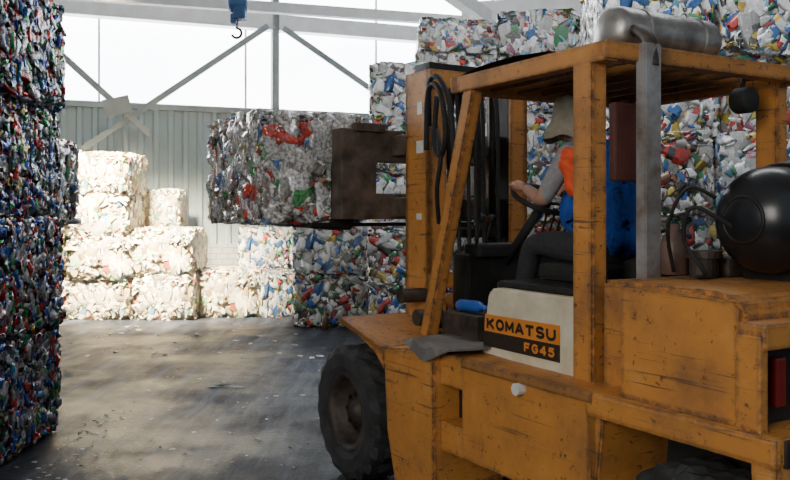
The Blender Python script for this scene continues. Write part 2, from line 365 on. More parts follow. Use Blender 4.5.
    for v in bm.verts:
        c=v.co*2
        e=sorted([abs(x) for x in c])
        sc=.92-lumpa*1.2-(edge*.6)*(e[1]**6)
        v.co=Vector((c.x*hx,c.y*hy,c.z*hz))*sc
    bm.verts.ensure_lookup_table(); cv=np.array([v.co for v in bm.verts]); cf=np.array([[v.index for v in f.verts] for f in bm.faces]); bm.free()
    F2=cf+len(V); FA=np.vstack(FF+[F2]); VA=np.vstack([V,cv])
    C=np.clip(np.vstack(CC+[np.tile(np.array(corecol),(len(F2),1))*rng.uniform(.5,1.5,(len(F2),1))]),0,.93)
    me=bpy.data.meshes.new(name)
    me.vertices.add(len(VA)); me.vertices.foreach_set('co',VA.astype(np.float32).ravel())
    me.loops.add(len(FA)*4); me.loops.foreach_set('vertex_index',FA.astype(np.int32).ravel())
    me.polygons.add(len(FA)); me.polygons.foreach_set('loop_start',np.arange(0,len(FA)*4,4,dtype=np.int32))
    me.polygons.foreach_set('loop_total',np.full(len(FA),4,dtype=np.int32))
    me.update(calc_edges=True)
    at=me.attributes.new('tint','FLOAT_COLOR','FACE'); at.data.foreach_set('color',np.hstack([C,np.ones((len(C),1))]).astype(np.float32).ravel())
    me.materials.append(m)
    return me
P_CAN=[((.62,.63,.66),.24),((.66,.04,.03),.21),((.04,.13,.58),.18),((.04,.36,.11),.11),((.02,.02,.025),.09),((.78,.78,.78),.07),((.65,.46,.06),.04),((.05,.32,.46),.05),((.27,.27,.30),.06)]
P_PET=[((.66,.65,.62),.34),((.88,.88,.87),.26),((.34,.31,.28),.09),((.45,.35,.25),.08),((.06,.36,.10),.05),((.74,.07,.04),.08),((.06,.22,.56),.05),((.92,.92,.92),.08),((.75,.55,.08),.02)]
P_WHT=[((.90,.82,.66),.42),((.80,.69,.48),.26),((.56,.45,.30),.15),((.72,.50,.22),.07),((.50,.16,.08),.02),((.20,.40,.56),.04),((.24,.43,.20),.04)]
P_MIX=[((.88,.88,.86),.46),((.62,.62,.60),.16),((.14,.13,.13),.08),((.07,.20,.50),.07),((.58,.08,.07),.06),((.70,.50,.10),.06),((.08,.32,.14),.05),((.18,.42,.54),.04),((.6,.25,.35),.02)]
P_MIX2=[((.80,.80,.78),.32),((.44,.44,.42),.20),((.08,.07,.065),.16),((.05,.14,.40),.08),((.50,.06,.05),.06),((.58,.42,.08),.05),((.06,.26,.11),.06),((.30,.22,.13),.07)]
BD=(1.15,1.05,.76)
B_CAN=[bale_mesh('can_bale_mesh',(1.1,1.1,.81),P_CAN,4200,.065,.12,M_CAN,i+10,.15,.02,tubef=.88,slim=(.48,.68),ends=[.8,1,.9,.95,1,.8],edge=.04,depth=(-.035,.02),press=.6) for i in range(3)]
PD=(.76,1.16,.74)
B_PET=bale_mesh('clear_bale_mesh',PD,P_PET,1700,.13,.26,M_PET,40,.13,.05,tubef=.9,slim=(.32,.45),edge=.10,depth=(-.08,.04),tilt=.42,corecol=(.22,.21,.19),lumpa=.025,press=.8)
B_WHT=[bale_mesh('white_bale_mesh',BD,P_WHT,2000,.11,.25,M_WHT,i+50,.13,.12,(.35,.30,.22),tubef=.6,edge=.22,depth=(-.06,.04),tilt=.42,lumpa=.05,press=.6) for i in range(3)]
B_MIX=[bale_mesh('mixed_bale_mesh',BD,P_MIX,1900,.11,.25,M_MIX,i+60,.14,.09,tubef=.7,slim=(.34,.5),edge=.12,depth=(-.08,.045),tilt=.45,lumpa=.04,press=.6) for i in range(3)]
B_MIX2=[bale_mesh('mixed_dark_bale_mesh',BD,P_MIX2,2200,.10,.21,M_MIX,i+70,.14,.05,tubef=.8,slim=(.34,.5),edge=.08,depth=(-.065,.035),tilt=.4,lumpa=.03,press=.6) for i in range(3)]
B_LOOSE=[bale_mesh('loose_bale_mesh',(1.14,1.05,.56),P_MIX,1500,.12,.27,M_MIX,i+90,.16,.16,tubef=.5,edge=.30,depth=(-.05,.05),tilt=.55,lumpa=.06,press=1) for i in range(3)]
def strap_mesh(dims,x,r=.006):
    hx,hy,hz=[d/2-.006 for d in dims]
    c=[(x,-hy,-hz),(x,hy,-hz),(x,hy,hz),(x,-hy,hz)]
    bm=bmesh.new()
    for i in range(4): bm_tube(bm,[c[i],c[(i+1)%4]],r,6)
    me=bpy.data.meshes.new('baling_wire'); bm.to_mesh(me); bm.free(); me.materials.append(WIRE); return me
def bale(me,x,y,z,rz,label,group,jit=.03,sc=1,straps=None,rj=.02,tl=0):
    o=bpy.data.objects.new('bale',me); COL.objects.link(o)
    o.location=(x+random.uniform(-jit,jit),y+random.uniform(-jit,jit),z); o.rotation_euler=(random.uniform(-tl,tl),random.uniform(-tl,tl),rz+random.uniform(-rj,rj)); o.scale=(sc,sc,1) if not isinstance(sc,tuple) else sc
    tag(o,label,'bale',group)
    if straps:
        for s in straps:
            c=bpy.data.objects.new('baling_wire',s); COL.objects.link(c); c.parent=o
    return o
S_CAN=[strap_mesh((1.1,1.1,.81),x,.004) for x in (-.32,0,.32)]
for iy,yy in enumerate((4.71,5.85)):
    for k in range(5):
        off=(.0,.02,-.01,.03,-.15)[k] if iy==1 else (0,.01,.02,-.01,0)[k]
        bale(B_CAN[(k+iy)%3],-3.10+off,yy,.42+k*.81,math.pi/2*((k+iy)%4),'bale of crushed multicoloured aluminium drink cans in a tall stack','stacked can bales',.005,1,S_CAN,.01)
for k in range(4):
    bale(B_MIX2[k%3],-3.88+(.3 if k in(2,) else .0),7.4,.39+k*.78,random.choice((0,math.pi)),'wire-tied bale of dark mixed plastic behind the can stack','rear can-stack bales')
LW='bale of crumpled cream plastic film glowing in sunlight'
def wb(px,Y,layer,w=1.15,me=None,lab=LW,grp='cream film bales',h=.62,ds=1.0,tl=.04):
    X=(px-395)/830*Y
    bale((me or B_WHT)[random.randrange(3)],X,Y+.5*ds+random.uniform(-.03,.03),h/2+layer*h,random.choice((0,math.pi)),lab,grp,.02,(w/1.15*1.03,ds*.95,h/.76*1.02),None,.05,tl if layer else 0)
for l in range(4): wb((94,99,94,97)[l],13.0,l,(1.06,1.02,1.04,.98)[l],h=.66)
for l in range(2): wb((162,161)[l],13.0,l,(.94,.96)[l],h=.71)
for l in range(3): wb(20,13.1,l,1.02,h=.645,ds=.9)
for l in range(3): wb((154,155,153)[l],14.08,l,.83,h=.69,ds=.76)
wb(226,13.35,0,1.02,h=.74)
LP_='bale of pale mixed plastic by the back wall'
wb(262,14.42,0,.86,h=.7,me=B_MIX,lab=LP_);wb(263,14.42,1,.86,h=.7,me=B_MIX,lab=LP_)
for l in range(2): wb(315,14.42,l,.88,h=.72,me=(B_MIX2,B_MIX)[l],lab=LP_)
wb(277,13.35,0,.60,h=.7,me=B_MIX,lab=LP_)
LM='wire-tied bale of mixed coloured plastic bottles'
for l in range(2):
    bale((B_MIX2,B_MIX)[l][l],-.93+(.02 if l else 0),12.72,.39+l*.78,0,LM,'low pile of mixed bales',.02,1,None,.01)
for l in range(5):
    h=.725
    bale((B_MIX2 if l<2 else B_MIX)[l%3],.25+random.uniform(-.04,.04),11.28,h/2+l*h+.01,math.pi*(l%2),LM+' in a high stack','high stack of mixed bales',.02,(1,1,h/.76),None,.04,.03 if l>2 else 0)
for i in range(4):
    nl=5; h=(.80,.79,.81,.80)[i]
    for l in range(nl):
        top=l>=nl-2
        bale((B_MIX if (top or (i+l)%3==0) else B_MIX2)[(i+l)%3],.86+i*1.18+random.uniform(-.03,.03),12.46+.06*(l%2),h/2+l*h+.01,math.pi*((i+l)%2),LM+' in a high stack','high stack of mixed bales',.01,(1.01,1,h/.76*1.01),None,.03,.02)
    bale(B_LOOSE[i%3],(.92,2.10,3.28,4.46)[i],12.40,nl*h+(.22,.29,.24,.25)[i],math.pi*(i%2),'loose bulging heap of white and coloured plastic film atop the stack','loose film heaps',.03,(1,1,(.8,1.15,.9,1)[i]),None,.06,.05)
for i in range(5):
    xx=2.70+i*1.19
    for l in range(6):
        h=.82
        bale((B_MIX if l>=3 or (i+l)%3==0 else B_MIX2)[(i*2+l)%3],xx+(.03 if l%2 else -.02),8.9+.07*(l%2),h/2+l*h+.01,math.pi*((i+l)%2),LM+' stacked near the truck','near stack of mixed bales',.02,(1.01,1,h/.76*1.01),None,.03,.02)

# ------------------------------------------------------------ forklift
W0=Vector((-.27,5.18,0)); RZ=math.radians(30.4)
FK=bpy.data.objects.new('forklift',None); COL.objects.link(FK); FK.location=W0; FK.rotation_euler=(0,0,RZ)
tag(FK,'worn orange forklift truck with raised carriage lifting a bale','forklift')
def lathe(name,prof,c,m,parent,seg=64,tread=0):
    bm=bmesh.new(); rings=[]
    for i,(r,x,t) in enumerate(prof):
        ring=[]
        for k in range(seg):
            a=2*math.pi*k/seg; rr=r
            if t and tread and ((k+ (1 if i%2 else 0))//2)%2==0: rr-=tread
            ring.append(bm.verts.new((c[0]+x,c[1]+rr*math.cos(a),c[2]+rr*math.sin(a))))
        rings.append(ring)
    for i in range(len(rings)-1):
        for k in range(seg): bm.faces.new((rings[i][k],rings[i][(k+1)%seg],rings[i+1][(k+1)%seg],rings[i+1][k]))
    return from_bm(name,bm,m,parent,smooth=not tread)
def wheel(L0,L1,u,r,out):
    w=L1-L0; c=((L0+L1)/2,-u,r); s=out*w/2
    rr=r*.56
    t=lathe('wheel',[(rr,s*.55,0),(rr+.01,s*.92,0),(rr+.05,s*1.0,0),(r*.86,s*1.0,0),(r*.95,s*.93,1),(r,s*.78,1),(r,s*.4,1),(r,0,1),(r,-s*.4,1),(r,-s*.78,1),(r*.95,-s*.93,1),(r*.86,-s,0),(rr,-s*.9,0)],c,TIRE,FK,72,.018)
    t['label']='dusty black pneumatic tyre and rim'
    lathe('rim',[(rr+.012,s*.9,0),(rr-.015,s*.93,0),(rr-.03,s*.7,0),(rr-.05,s*.30,0),(rr*.62,s*.15,0),(rr*.55,s*.35,0),(rr*.3,s*.4,0),(rr*.28,s*.6,0),(.004,s*.65,0)],c,RUSTD,t,48)
    for k in range(8):
        a=2*math.pi*k/8; y=c[1]+rr*.45*math.cos(a); z=c[2]+rr*.45*math.sin(a)
        bm=bmesh.new(); bm_tube(bm,[(c[0]+s*.3,y,z),(c[0]+s*.5,y,z)],.013,6); from_bm('lug_nut',bm,DARK,t)
wheel(-.05,.26,-.02,.42,-1); wheel(1.44,1.75,-.02,.42,1); wheel(.08,.33,2.5,.36,-1); wheel(1.37,1.62,2.5,.36,1)
for s in (0,1):
    def X(a,b): return (a,b) if s==0 else (1.7-b,1.7-a)
    bm=bmesh.new()
    a_,b_=X(-.03,.46); bm_prism(bm,[(-.12,1.005),(.43,.885),(.43,.85),(-.12,.97)],a_,b_,.006)
    a_,b_=X(-.03,.0); bm_prism(bm,[(-.12,1.005),(.43,.885),(.46,.76),(.36,.84),(.20,.90),(-.08,.965)],a_,b_,.003)
    a_,b_=X(-.02,.45); bm_prism(bm,[(.43,.885),(.93,.94),(.96,.93),(.97,.2),(.88,.14),(.56,.14),(.47,.42)],a_,b_,.012)
    o=from_bm('front_fender',bm,ORANGE,FK)
box('fender_mat',.1,.44,.6,1.08,.94,.952,BLACK,FK,.004)
vs=[];fs=[]
nI,nJ=10,6
for i in range(nI+1):
    u=.68+.50*i/nI; f=i/nI
    for j in range(nJ+1):
        t=j/nJ
        ln=.30+.10*max(0,1-abs(f-.45)/.5)
        d=t*ln
        if d<.305: p=LU(.27-d,u,.965+.003*math.sin(i*.8+j))
        else: p=LU(-.036,u,.965-(d-.305))
        vs.append(p)
for i in range(nI):
    for j in range(nJ): fs.append((i*(nJ+1)+j,(i+1)*(nJ+1)+j,(i+1)*(nJ+1)+j+1,i*(nJ+1)+j+1))
o=obj_from('step_plate',vs,fs,MATM,FK,False); sd=o.modifiers.new('t','SOLIDIFY'); sd.thickness=.008
bm=bmesh.new()
bm_prism(bm,[(1.16,.42),(1.16,.93),(2.12,.92),(2.12,.42)],.02,1.68,.010)
bm_box(bm,.02,1.68,-1.17,-.965,.765,.93,.006); bm_box(bm,.02,1.68,-1.17,-.965,.42,.575,.006)
bm_box(bm,.46,1.24,-1.0,.2,.28,.9,.01)
ch=from_bm('chassis',bm,ORANGE,FK)
box('step_ledge',.0,.05,1.18,2.1,.885,.925,ORANGE_D,ch,.006)
box('step_recess',.14,1.5,.97,1.16,.57,.77,DARK,ch,.0)
bm=bmesh.new(); bm_tube(bm,[(-.02,-1.64,.86),(.05,-1.64,.86)],.028,20); from_bm('fuel_cap',bm,WHITEP,ch,False)
box('floor_plate',.22,1.48,.5,1.14,.93,.96,DARK,FK,.004)
box('axle_housing',.3,1.4,-.12,.12,.28,.52,DARK,FK,.02)
hd=box('engine_hood',.255,1.465,1.14,1.98,.93,1.31,DARK,FK,.02)
pn=prism('side_panel',[(1.09,.925),(1.145,1.235),(1.165,1.265),(1.20,1.278),(1.80,1.275),(1.80,.90)],.195,.26,CREAM,FK,.012)
lp=prism('label_stripe',[(1.128,1.052),(1.135,1.138),(1.70,1.142),(1.70,1.052)],.188,.20,LABO,pn,0)
lp2=prism('label_stripe',[(1.12,.975),(1.128,1.052),(1.70,1.052),(1.70,.972)],.188,.20,LABD,pn,0)
def cv(cx,cy,rx,ry,a0,a1,n=12): return [(cx+rx*math.cos(math.radians(a0+(a1-a0)*i/n)),cy+ry*math.sin(math.radians(a0+(a1-a0)*i/n))) for i in range(n+1)]
GL={'K':[[(0,0),(0,1)],[(.9,1),(.05,.42)],[(.32,.58),(.95,0)]],
'O':[cv(.5,.5,.5,.5,0,360,24)],'M':[[(0,0),(0,1)],[(0,.96),(.5,.25)],[(.5,.25),(1,.96)],[(1,1),(1,0)]],
'A':[[(0,0),(.47,1)],[(.53,1),(1,0)],[(.2,.3),(.8,.3)]],'T':[[(0,.95),(1,.95)],[(.5,1),(.5,0)]],
'S':[cv(.5,.75,.44,.25,30,180,9)+cv(.5,.75,.44,.25,180,270,6)[1:]+cv(.5,.25,.46,.25,90,-0,6)[1:]+cv(.5,.25,.46,.25,0,-150,9)[1:]],
'U':[[(0,1),(0,.4)]+cv(.5,.4,.5,.4,180,360,14)[1:]+[(1,1)]],
'F':[[(0,0),(0,1)],[(0,.93),(.9,.93)],[(0,.5),(.75,.5)]],
'G':[cv(.5,.5,.5,.46,45,360,20)+[(.55,.5)]],
'4':[[(.72,0),(.72,1)],[(.72,.97),(.0,.32)],[(0,.3),(1,.3)]],
'5':[[(.9,.95),(.15,.95),(.1,.55)]+cv(.45,.34,.47,.30,120,-150,14)]}
def letters(s,u0,z0,cw,chh,gap,st,L,m,parent):
    bm=bmesh.new()
    for i,chx in enumerate(s):
        for st_i,pl in enumerate(GL[chx]):
            P=[Vector((u0+i*(cw+gap)+st/2+p[0]*(cw-st),z0+st/2+p[1]*(chh-st))) for p in pl]
            nn=len(P); Lf=[];Rt=[]
            for j,p in enumerate(P):
                a=P[max(j-1,0)];b_=P[min(j+1,nn-1)]
                if nn>2 and (P[0]-P[-1]).length<1e-6:
                    if j==0: a=P[-2]
                    if j==nn-1: b_=P[1]
                d=(b_-a).normalized(); nrm_=Vector((-d.y,d.x))*st/2
                e=Vector((0,0))
                if j==0 and (P[0]-P[-1]).length>1e-6: e=-d*st*.25
                if j==nn-1 and (P[0]-P[-1]).length>1e-6: e=d*st*.25
                Lf.append(p+nrm_+e);Rt.append(p-nrm_+e)
            ll=L-.0003*st_i
            vl=[bm.verts.new((ll,-q.x,q.y)) for q in Lf]; vr=[bm.verts.new((ll,-q.x,q.y)) for q in Rt]
            for j in range(nn-1): bm.faces.new((vl[j],vl[j+1],vr[j+1],vr[j]))
    return from_bm('lettering',bm,m,parent)
letters('KOMATSU',1.150,1.064,.068,.060,.009,.0155,.1865,LABD,pn)
letters('FG45',1.45,.987,.050,.050,.008,.012,.1865,LABO,pn)
# seat
bm=bmesh.new(); bm_box(bm,.48,1.02,-1.72,-1.2,1.31,1.40,.03); bm_box(bm,.55,.95,-1.82,-1.73,1.33,1.44,.03); from_bm('seat',bm,BLACK,FK,False)
bm=bmesh.new(); bm_prism(bm,[(1.97,.90),(1.97,1.37),(2.22,1.385),(2.22,.90)],.19,1.51,.015); from_bm('rear_hood',bm,ORANGE,FK)
bm=bmesh.new()
bm_prism(bm,[(2.20,.86),(2.20,1.385),(2.60,1.385),(2.74,1.37),(2.78,1.33),(2.78,.86)],.05,1.65,.02)
bm_box(bm,.01,1.69,-2.93,-2.05,.825,.93,.02)
bm_prism(bm,[(2.05,.84),(2.05,.42),(2.10,.42),(2.15,.84)],.02,1.68,.008)
bm_prism(bm,[(2.93,.84),(2.82,.84),(2.87,.30),(2.93,.33)],.02,1.68,.01)
bm_box(bm,.50,1.20,-2.9,-2.1,.35,.86,.02)
bm_box(bm,.04,1.66,-2.87,-2.76,1.20,1.29,.012)
bm_box(bm,.03,.07,-2.86,-2.76,.9,1.25,.008); 
cw=from_bm('counterweight',bm,ORANGE,FK)
box('wheel_well',.42,1.28,2.12,2.86,.36,.83,BLACK,cw,.0)
box('lamp_recess',.08,.6,2.775,2.785,.93,1.20,DARK,cw,.002)
tl=box('tail_light',.17,.225,2.785,2.82,.99,1.16,REDL,cw,.008)
box('bumper_plate',.05,.6,2.92,2.94,.83,.92,RUSTD,cw,.004)
beam('hood_hinge',LU(.185,2.215,1.36),LU(.185,2.215,.93),.012,.012,DARK,cw)
# overhead guard
bm=bmesh.new()
zt,zb=2.40,2.31
bm_box(bm,.17,.25,-2.01,-.84,zb,zt,.012); bm_box(bm,1.45,1.53,-2.01,-.84,zb,zt,.012)
bm_box(bm,.17,1.53,-2.02,-1.94,zb+.01,zt,.012); bm_box(bm,.17,1.53,-.92,-.84,zb,zt,.012)
gd=from_bm('overhead_guard',bm,ORANGE,FK)
for i in range(6):
    x=.40+i*.18; o=box('guard_bar',x-.012,x+.012,.9,1.96,zb+.02,zt-.015,ORANGE_D,gd,.003)
for Lc in (.215,1.485):
    beam('rear_post',LU(Lc,1.87,.9),LU(Lc,1.87,2.33),.09,.13,ORANGE,gd,bev=.01)
    beam('front_post',LU(Lc,.55,.94),LU(Lc,1.0,2.33),.075,.09,ORANGE,gd,bev=.01)
vs=[];fs=[];nx,ny=8,8
for i in range(nx+1):
    for j in range(ny+1):
        L_=.22+1.25*i/nx; u_=.80+.9*j/ny
        z_=2.405+.07*math.sin(math.pi*min(1,max(0,(j/ny))))*(.6+.4*math.sin(i*1.3))+random.uniform(-.006,.006)
        vs.append(LU(L_,u_,z_))
for i in range(nx):
    for j in range(ny): fs.append((i*(ny+1)+j,(i+1)*(ny+1)+j,(i+1)*(ny+1)+j+1,i*(ny+1)+j+1))
o=obj_from('roof_canvas',vs,fs,BLACK,gd,True)
mf=dome_cyl('muffler',LU(.42,1.75,2.52),LU(1.16,1.75,2.52),.115,SILVER,FK,.3)
for Lc in (.62,1.0):
    bm=bmesh.new(); bm_tube(bm,arc(LU(Lc,1.75,2.52),.117,0,2*math.pi,28,(0,1,0),(0,0,1)),.005,6); bm_box(bm,Lc-.02,Lc+.02,-1.8,-1.7,2.395,2.43,0); from_bm('clamp_band',bm,SILVER,mf)
ep=beam('exhaust_stack',LU(.41,2.03,1.36),LU(.41,2.03,2.40),.10,.06,GREYM,FK,roll=(0,1,0),bev=.006)
tube('exhaust_pipe',smoothpts([LU(.42,2.04,2.3),LU(.43,2.02,2.41),LU(.46,1.95,2.47),LU(.5,1.87,2.50),LU(.52,1.80,2.51)]),.030,RUSTD,ep)
box('air_duct_panel',.30,.54,1.90,1.94,1.80,2.15,MAROON,FK,.01)
wl=dome_cyl('work_lamp',LU(1.2,1.86,2.22),LU(1.2,1.98,2.22),.065,BLACK,FK,.2)
tube('lamp_bracket',[LU(1.2,1.9,2.24),LU(1.2,1.92,2.33)],.012,DARK,wl)
TZ=1.63
tk=dome_cyl('gas_tank',LU(.40,2.5,TZ),LU(1.32,2.5,TZ),.215,TANK,FK,.42,40)
for Lc in (.66,1.1):
    bm=bmesh.new(); bm_tube(bm,arc(LU(Lc,2.5,TZ),.222,0,2*math.pi,36,(0,1,0),(0,0,1)),.012,8); bm_box(bm,Lc-.03,Lc+.03,-2.66,-2.34,1.37,1.43,.004); from_bm('tank_bracket',bm,DARK,tk)
tube('tank_guard_ring',arc(LU(.42,2.5,TZ),.09,0,2*math.pi,24,(0,1,0),(0,0,1)),.008,DARK,tk)
tube('gas_hose',smoothpts([LU(.42,2.46,1.60),LU(.3,2.36,1.68),LU(.32,2.3,1.55),LU(.38,2.35,1.42),LU(.45,2.26,1.39)]),.009,BLACK,tk)
tube('gas_hose',smoothpts([LU(.45,2.35,1.72),LU(.36,2.28,1.76),LU(.34,2.2,1.6),LU(.42,2.16,1.41)]),.008,DARK,tk)
bm=bmesh.new(); bm_tube(bm,[LU(.5,2.25,1.39),LU(.5,2.25,1.47)],.06,18); bm_tube(bm,[LU(.5,2.25,1.47),LU(.5,2.25,1.50)],.075,18); bm_box(bm,.6,.9,-2.3,-2.05,1.385,1.47,.02); from_bm('regulator',bm,RUSTD,tk)
# cowl, steering
box('dash_cowl',.45,1.25,.44,.6,.94,1.42,DARK,FK,.03)
bm=bmesh.new(); bm_box(bm,.5,1.2,-.66,-.5,1.40,1.48,.02); from_bm('dashboard',bm,BLACK,FK)
sc_=Vector(LU(.75,.95,1.74)); ax2=Vector((0,math.cos(.45),math.sin(.45)))
sw=tube('steering_wheel',arc(sc_,.19,0,2*math.pi,40,(1,0,0),ax2),.015,BLACK,FK,10)
nrm=Vector((1,0,0)).cross(ax2)
bm=bmesh.new()
for a in (math.pi*.5,math.pi*1.17,math.pi*1.83): bm_tube(bm,[sc_-nrm*.02,sc_+(Vector((1,0,0))*math.cos(a)+ax2*math.sin(a))*.19],.009,8)
bm_tube(bm,[sc_-nrm*.04,sc_+nrm*.015],.04,16)
from_bm('spokes',bm,BLACK,sw,True)
tube('steering_column',[sc_-nrm*.02,LU(.75,.58,1.36)],.028,BLACK,FK)
for i in range(4):
    x=.98+i*.06; bm=bmesh.new(); bm_tube(bm,[LU(x,.62,1.46),LU(x,.70,1.66)],.007,8); bm_tube(bm,[LU(x,.70,1.65),LU(x,.71,1.69)],.018,10); from_bm('control_lever',bm,BLACK,FK,True)
for i in range(2):
    x=.50+i*.07; bm=bmesh.new(); bm_tube(bm,[LU(x,.62,1.46),LU(x,.68,1.62)],.006,8); bm_tube(bm,[LU(x,.68,1.61),LU(x,.69,1.65)],.016,10); from_bm('control_lever',bm,BLACK,FK,True)
box('tool_tray',.26,.43,.62,.96,.95,1.10,RUSTD,FK,.01)
for Lc in (.54,1.16):
    bm=bmesh.new(); bm_tube(bm,[LU(Lc,.62,1.05),LU(Lc,.3,1.12)],.045,16); bm_tube(bm,[LU(Lc,.3,1.12),LU(Lc,.12,1.17)],.022,12); bm_tube(bm,[LU(Lc-.06,.62,1.05),LU(Lc+.06,.62,1.05)],.06,16)
    from_bm('tilt_cylinder',bm,ORANGE_D,FK,True)
bm=bmesh.new(); bm_tube(bm,[LU(.3,.28,1.02),LU(.48,.28,1.02)],.05,18); bm_tube(bm,[LU(.28,.12,1.14),LU(.48,.12,1.14)],.045,18); bm_tube(bm,[LU(.3,.42,1.0),LU(.46,.42,1.0)],.035,14); from_bm('mast_pivot',bm,RUSTD,FK,False)
# mast
mo=.035
bm=bmesh.new()
for a,b2,si in ((.43+mo,.57+mo,1),(1.13,1.27,-1)):
    bm_box(bm,a if si>0 else b2-.03,a+.03 if si>0 else b2,-.16,.12,.18,2.58,.004)
    bm_box(bm,a,b2,.09,.12,.18,2.58,.004); bm_box(bm,a,b2,-.16,-.13,.18,2.58,.004)
bm_box(bm,.43+mo,1.27,-.18,-.14,2.46,2.58,.006); bm_box(bm,.43+mo,1.27,-.18,-.14,1.18,1.28,.006); bm_box(bm,.43+mo,1.27,-.14,.1,.18,.3,.006)
ms=from_bm('mast',bm,ORANGE,FK)
bm=bmesh.new()
for a in (.51,1.15):
    bm_box(bm,a,a+.07,-.10,.08,.3,2.64,.004)
bm_box(bm,.51,1.22,-.09,-.05,2.55,2.64,.004); bm_box(bm,.51,1.22,-.09,-.05,1.5,1.56,.004)
from_bm('inner_mast',bm,DARK,ms)
for Lc in (.65,1.06):
    bm=bmesh.new(); bm_tube(bm,[LU(Lc,.04,.3),LU(Lc,.04,1.6)],.038,14); bm_tube(bm,[LU(Lc,.04,1.6),LU(Lc,.04,2.56)],.024,12); from_bm('lift_cylinder',bm,DARK,ms,True)
for Lc in (.74,.98):
    o=box('lift_chain',Lc-.018,Lc+.018,-.01,.01,1.5,2.55,RUSTD,ms,0)
for Lc,r in ((.70,.014),(.78,.014),(.84,.014),(.9,.014),(1.02,.014)):
    tube('mast_hose',smoothpts([LU(Lc,.2,1.0),LU(Lc,.16,1.6),LU(Lc,.15,2.3),LU(Lc,.08,2.58),LU(Lc,-.02,2.5),LU(Lc,-.04,2.0)]),r,BLACK,ms,8)
tube('hydraulic_hose',smoothpts([LU(.36,.3,2.05),LU(.32,.38,2.38),LU(.3,.5,2.42),LU(.28,.6,2.3),LU(.3,.6,2.1),LU(.33,.5,2.0),LU(.34,.42,2.1),LU(.34,.45,2.36)]),.017,BLACK,ms,8)
tube('hydraulic_hose',smoothpts([LU(.38,.3,2.2),LU(.33,.38,2.44),LU(.3,.52,2.46),LU(.3,.64,2.3),LU(.32,.66,2.0),LU(.38,.6,1.8),LU(.46,.5,1.6)]),.017,BLACK,ms,8)
tube('hydraulic_hose',smoothpts([LU(.42,.35,1.6),LU(.34,.45,1.8),LU(.32,.52,2.0),LU(.36,.4,2.2)]),.014,BLACK,ms,8)
for (ua,za,ub,zb_) in ((.02,2.05,.10,2.13),(.03,2.3,.09,2.38),(.02,1.62,.08,1.66)):
    prism('rating_plate',[(ua,za),(ua,zb_),(ub,zb_),(ub,za)],.462,.468,WHITEP,ms,0)
# carriage: heavy side-shift frame with a square opening
bm=bmesh.new()
u0,u1=-.55,-.40
z0,z1=1.62,2.24
bm_box(bm,.13,.40,-u1,-u0,z0,z1,.008)
bm_box(bm,.38,1.58,-u1,-u0,2.02,z1,.008); bm_box(bm,.38,1.58,-u1,-u0,z0,1.80,.008)
bm_box(bm,.84,.96,-u1,-u0,1.7,2.1,.005); bm_box(bm,1.30,1.58,-u1,-u0,z0,z1,.008)
for a,b2 in ((.52,.62),(1.08,1.2)):
    bm_box(bm,a,b2,.0,.45,z0+.02,1.77,.008); bm_box(bm,a,b2,.0,.45,2.06,2.2,.008)
bm_box(bm,.22,.46,.37,.43,2.22,2.28,.008)
cr=from_bm('carriage',bm,CARR,FK)
def fork(L0,L1):
    prism('fork',[(-.55,2.0),(-.585,2.0),(-.585,1.60),(-1.85,1.595),(-1.95,1.575),(-.60,1.545),(-.55,1.57)],L0,L1,DARK,cr,.003)
fork(.14,.30); fork(1.42,1.56)
box('bale_shelf',-.02,1.56,-1.30,-.56,1.570,1.597,DARK,cr,.003)

# ------------------------------------------------------------ carried bale
cb=bpy.data.objects.new('bale',B_PET); COL.objects.link(cb)
M=Matrix.Translation(W0)@Matrix.Rotation(RZ,4,'Z')
cb.matrix_world=M@Matrix.Translation(LU(.035,-1.185,1.60+.38))
tag(cb,'bale of crushed clear and coloured plastic bottles lifted on the forks','bale')
for x in (-.26,-.08,.10,.27):
    c=bpy.data.objects.new('baling_wire',strap_mesh(PD,x,.004)); COL.objects.link(c); c.parent=cb
def toplevel(o,origin):
    og=Vector(origin); o.data.transform(Matrix.Translation(-og)); o.matrix_world=M@Matrix.Translation(og)
bt=tube('water_bottle',[LU(.34,.68,1.135),LU(.34,.70,1.135),LU(.345,.84,1.14),LU(.345,.88,1.14),LU(.346,.90,1.14),LU(.346,.94,1.14)],[.025,.033,.033,.028,.013,.013],BLUEP,None,16)
toplevel(bt,LU(.34,.8,1.1)); tag(bt,'blue plastic bottle lying on the step tray','bottle')
jg=tube('fuel_jug',[LU(.5,2.09,1.39),LU(.5,2.09,1.395),LU(.5,2.09,1.52),LU(.5,2.09,1.56),LU(.5,2.09,1.575),LU(.5,2.09,1.61)],[.05,.06,.06,.045,.022,.022],mat('brown_jug_plastic',(.16,.10,.08),.5),None,20)
hdl=tube('handle',arc((0,.0,.15),.045,-math.pi/2,math.pi/2,10,(0,1,0),(0,0,1)),.008,BLACK,None)
toplevel(jg,LU(.5,2.09,1.385)); hdl.parent=jg; hdl.location=(0,.05,0); tag(jg,'brown plastic jug standing on the hood','jug')

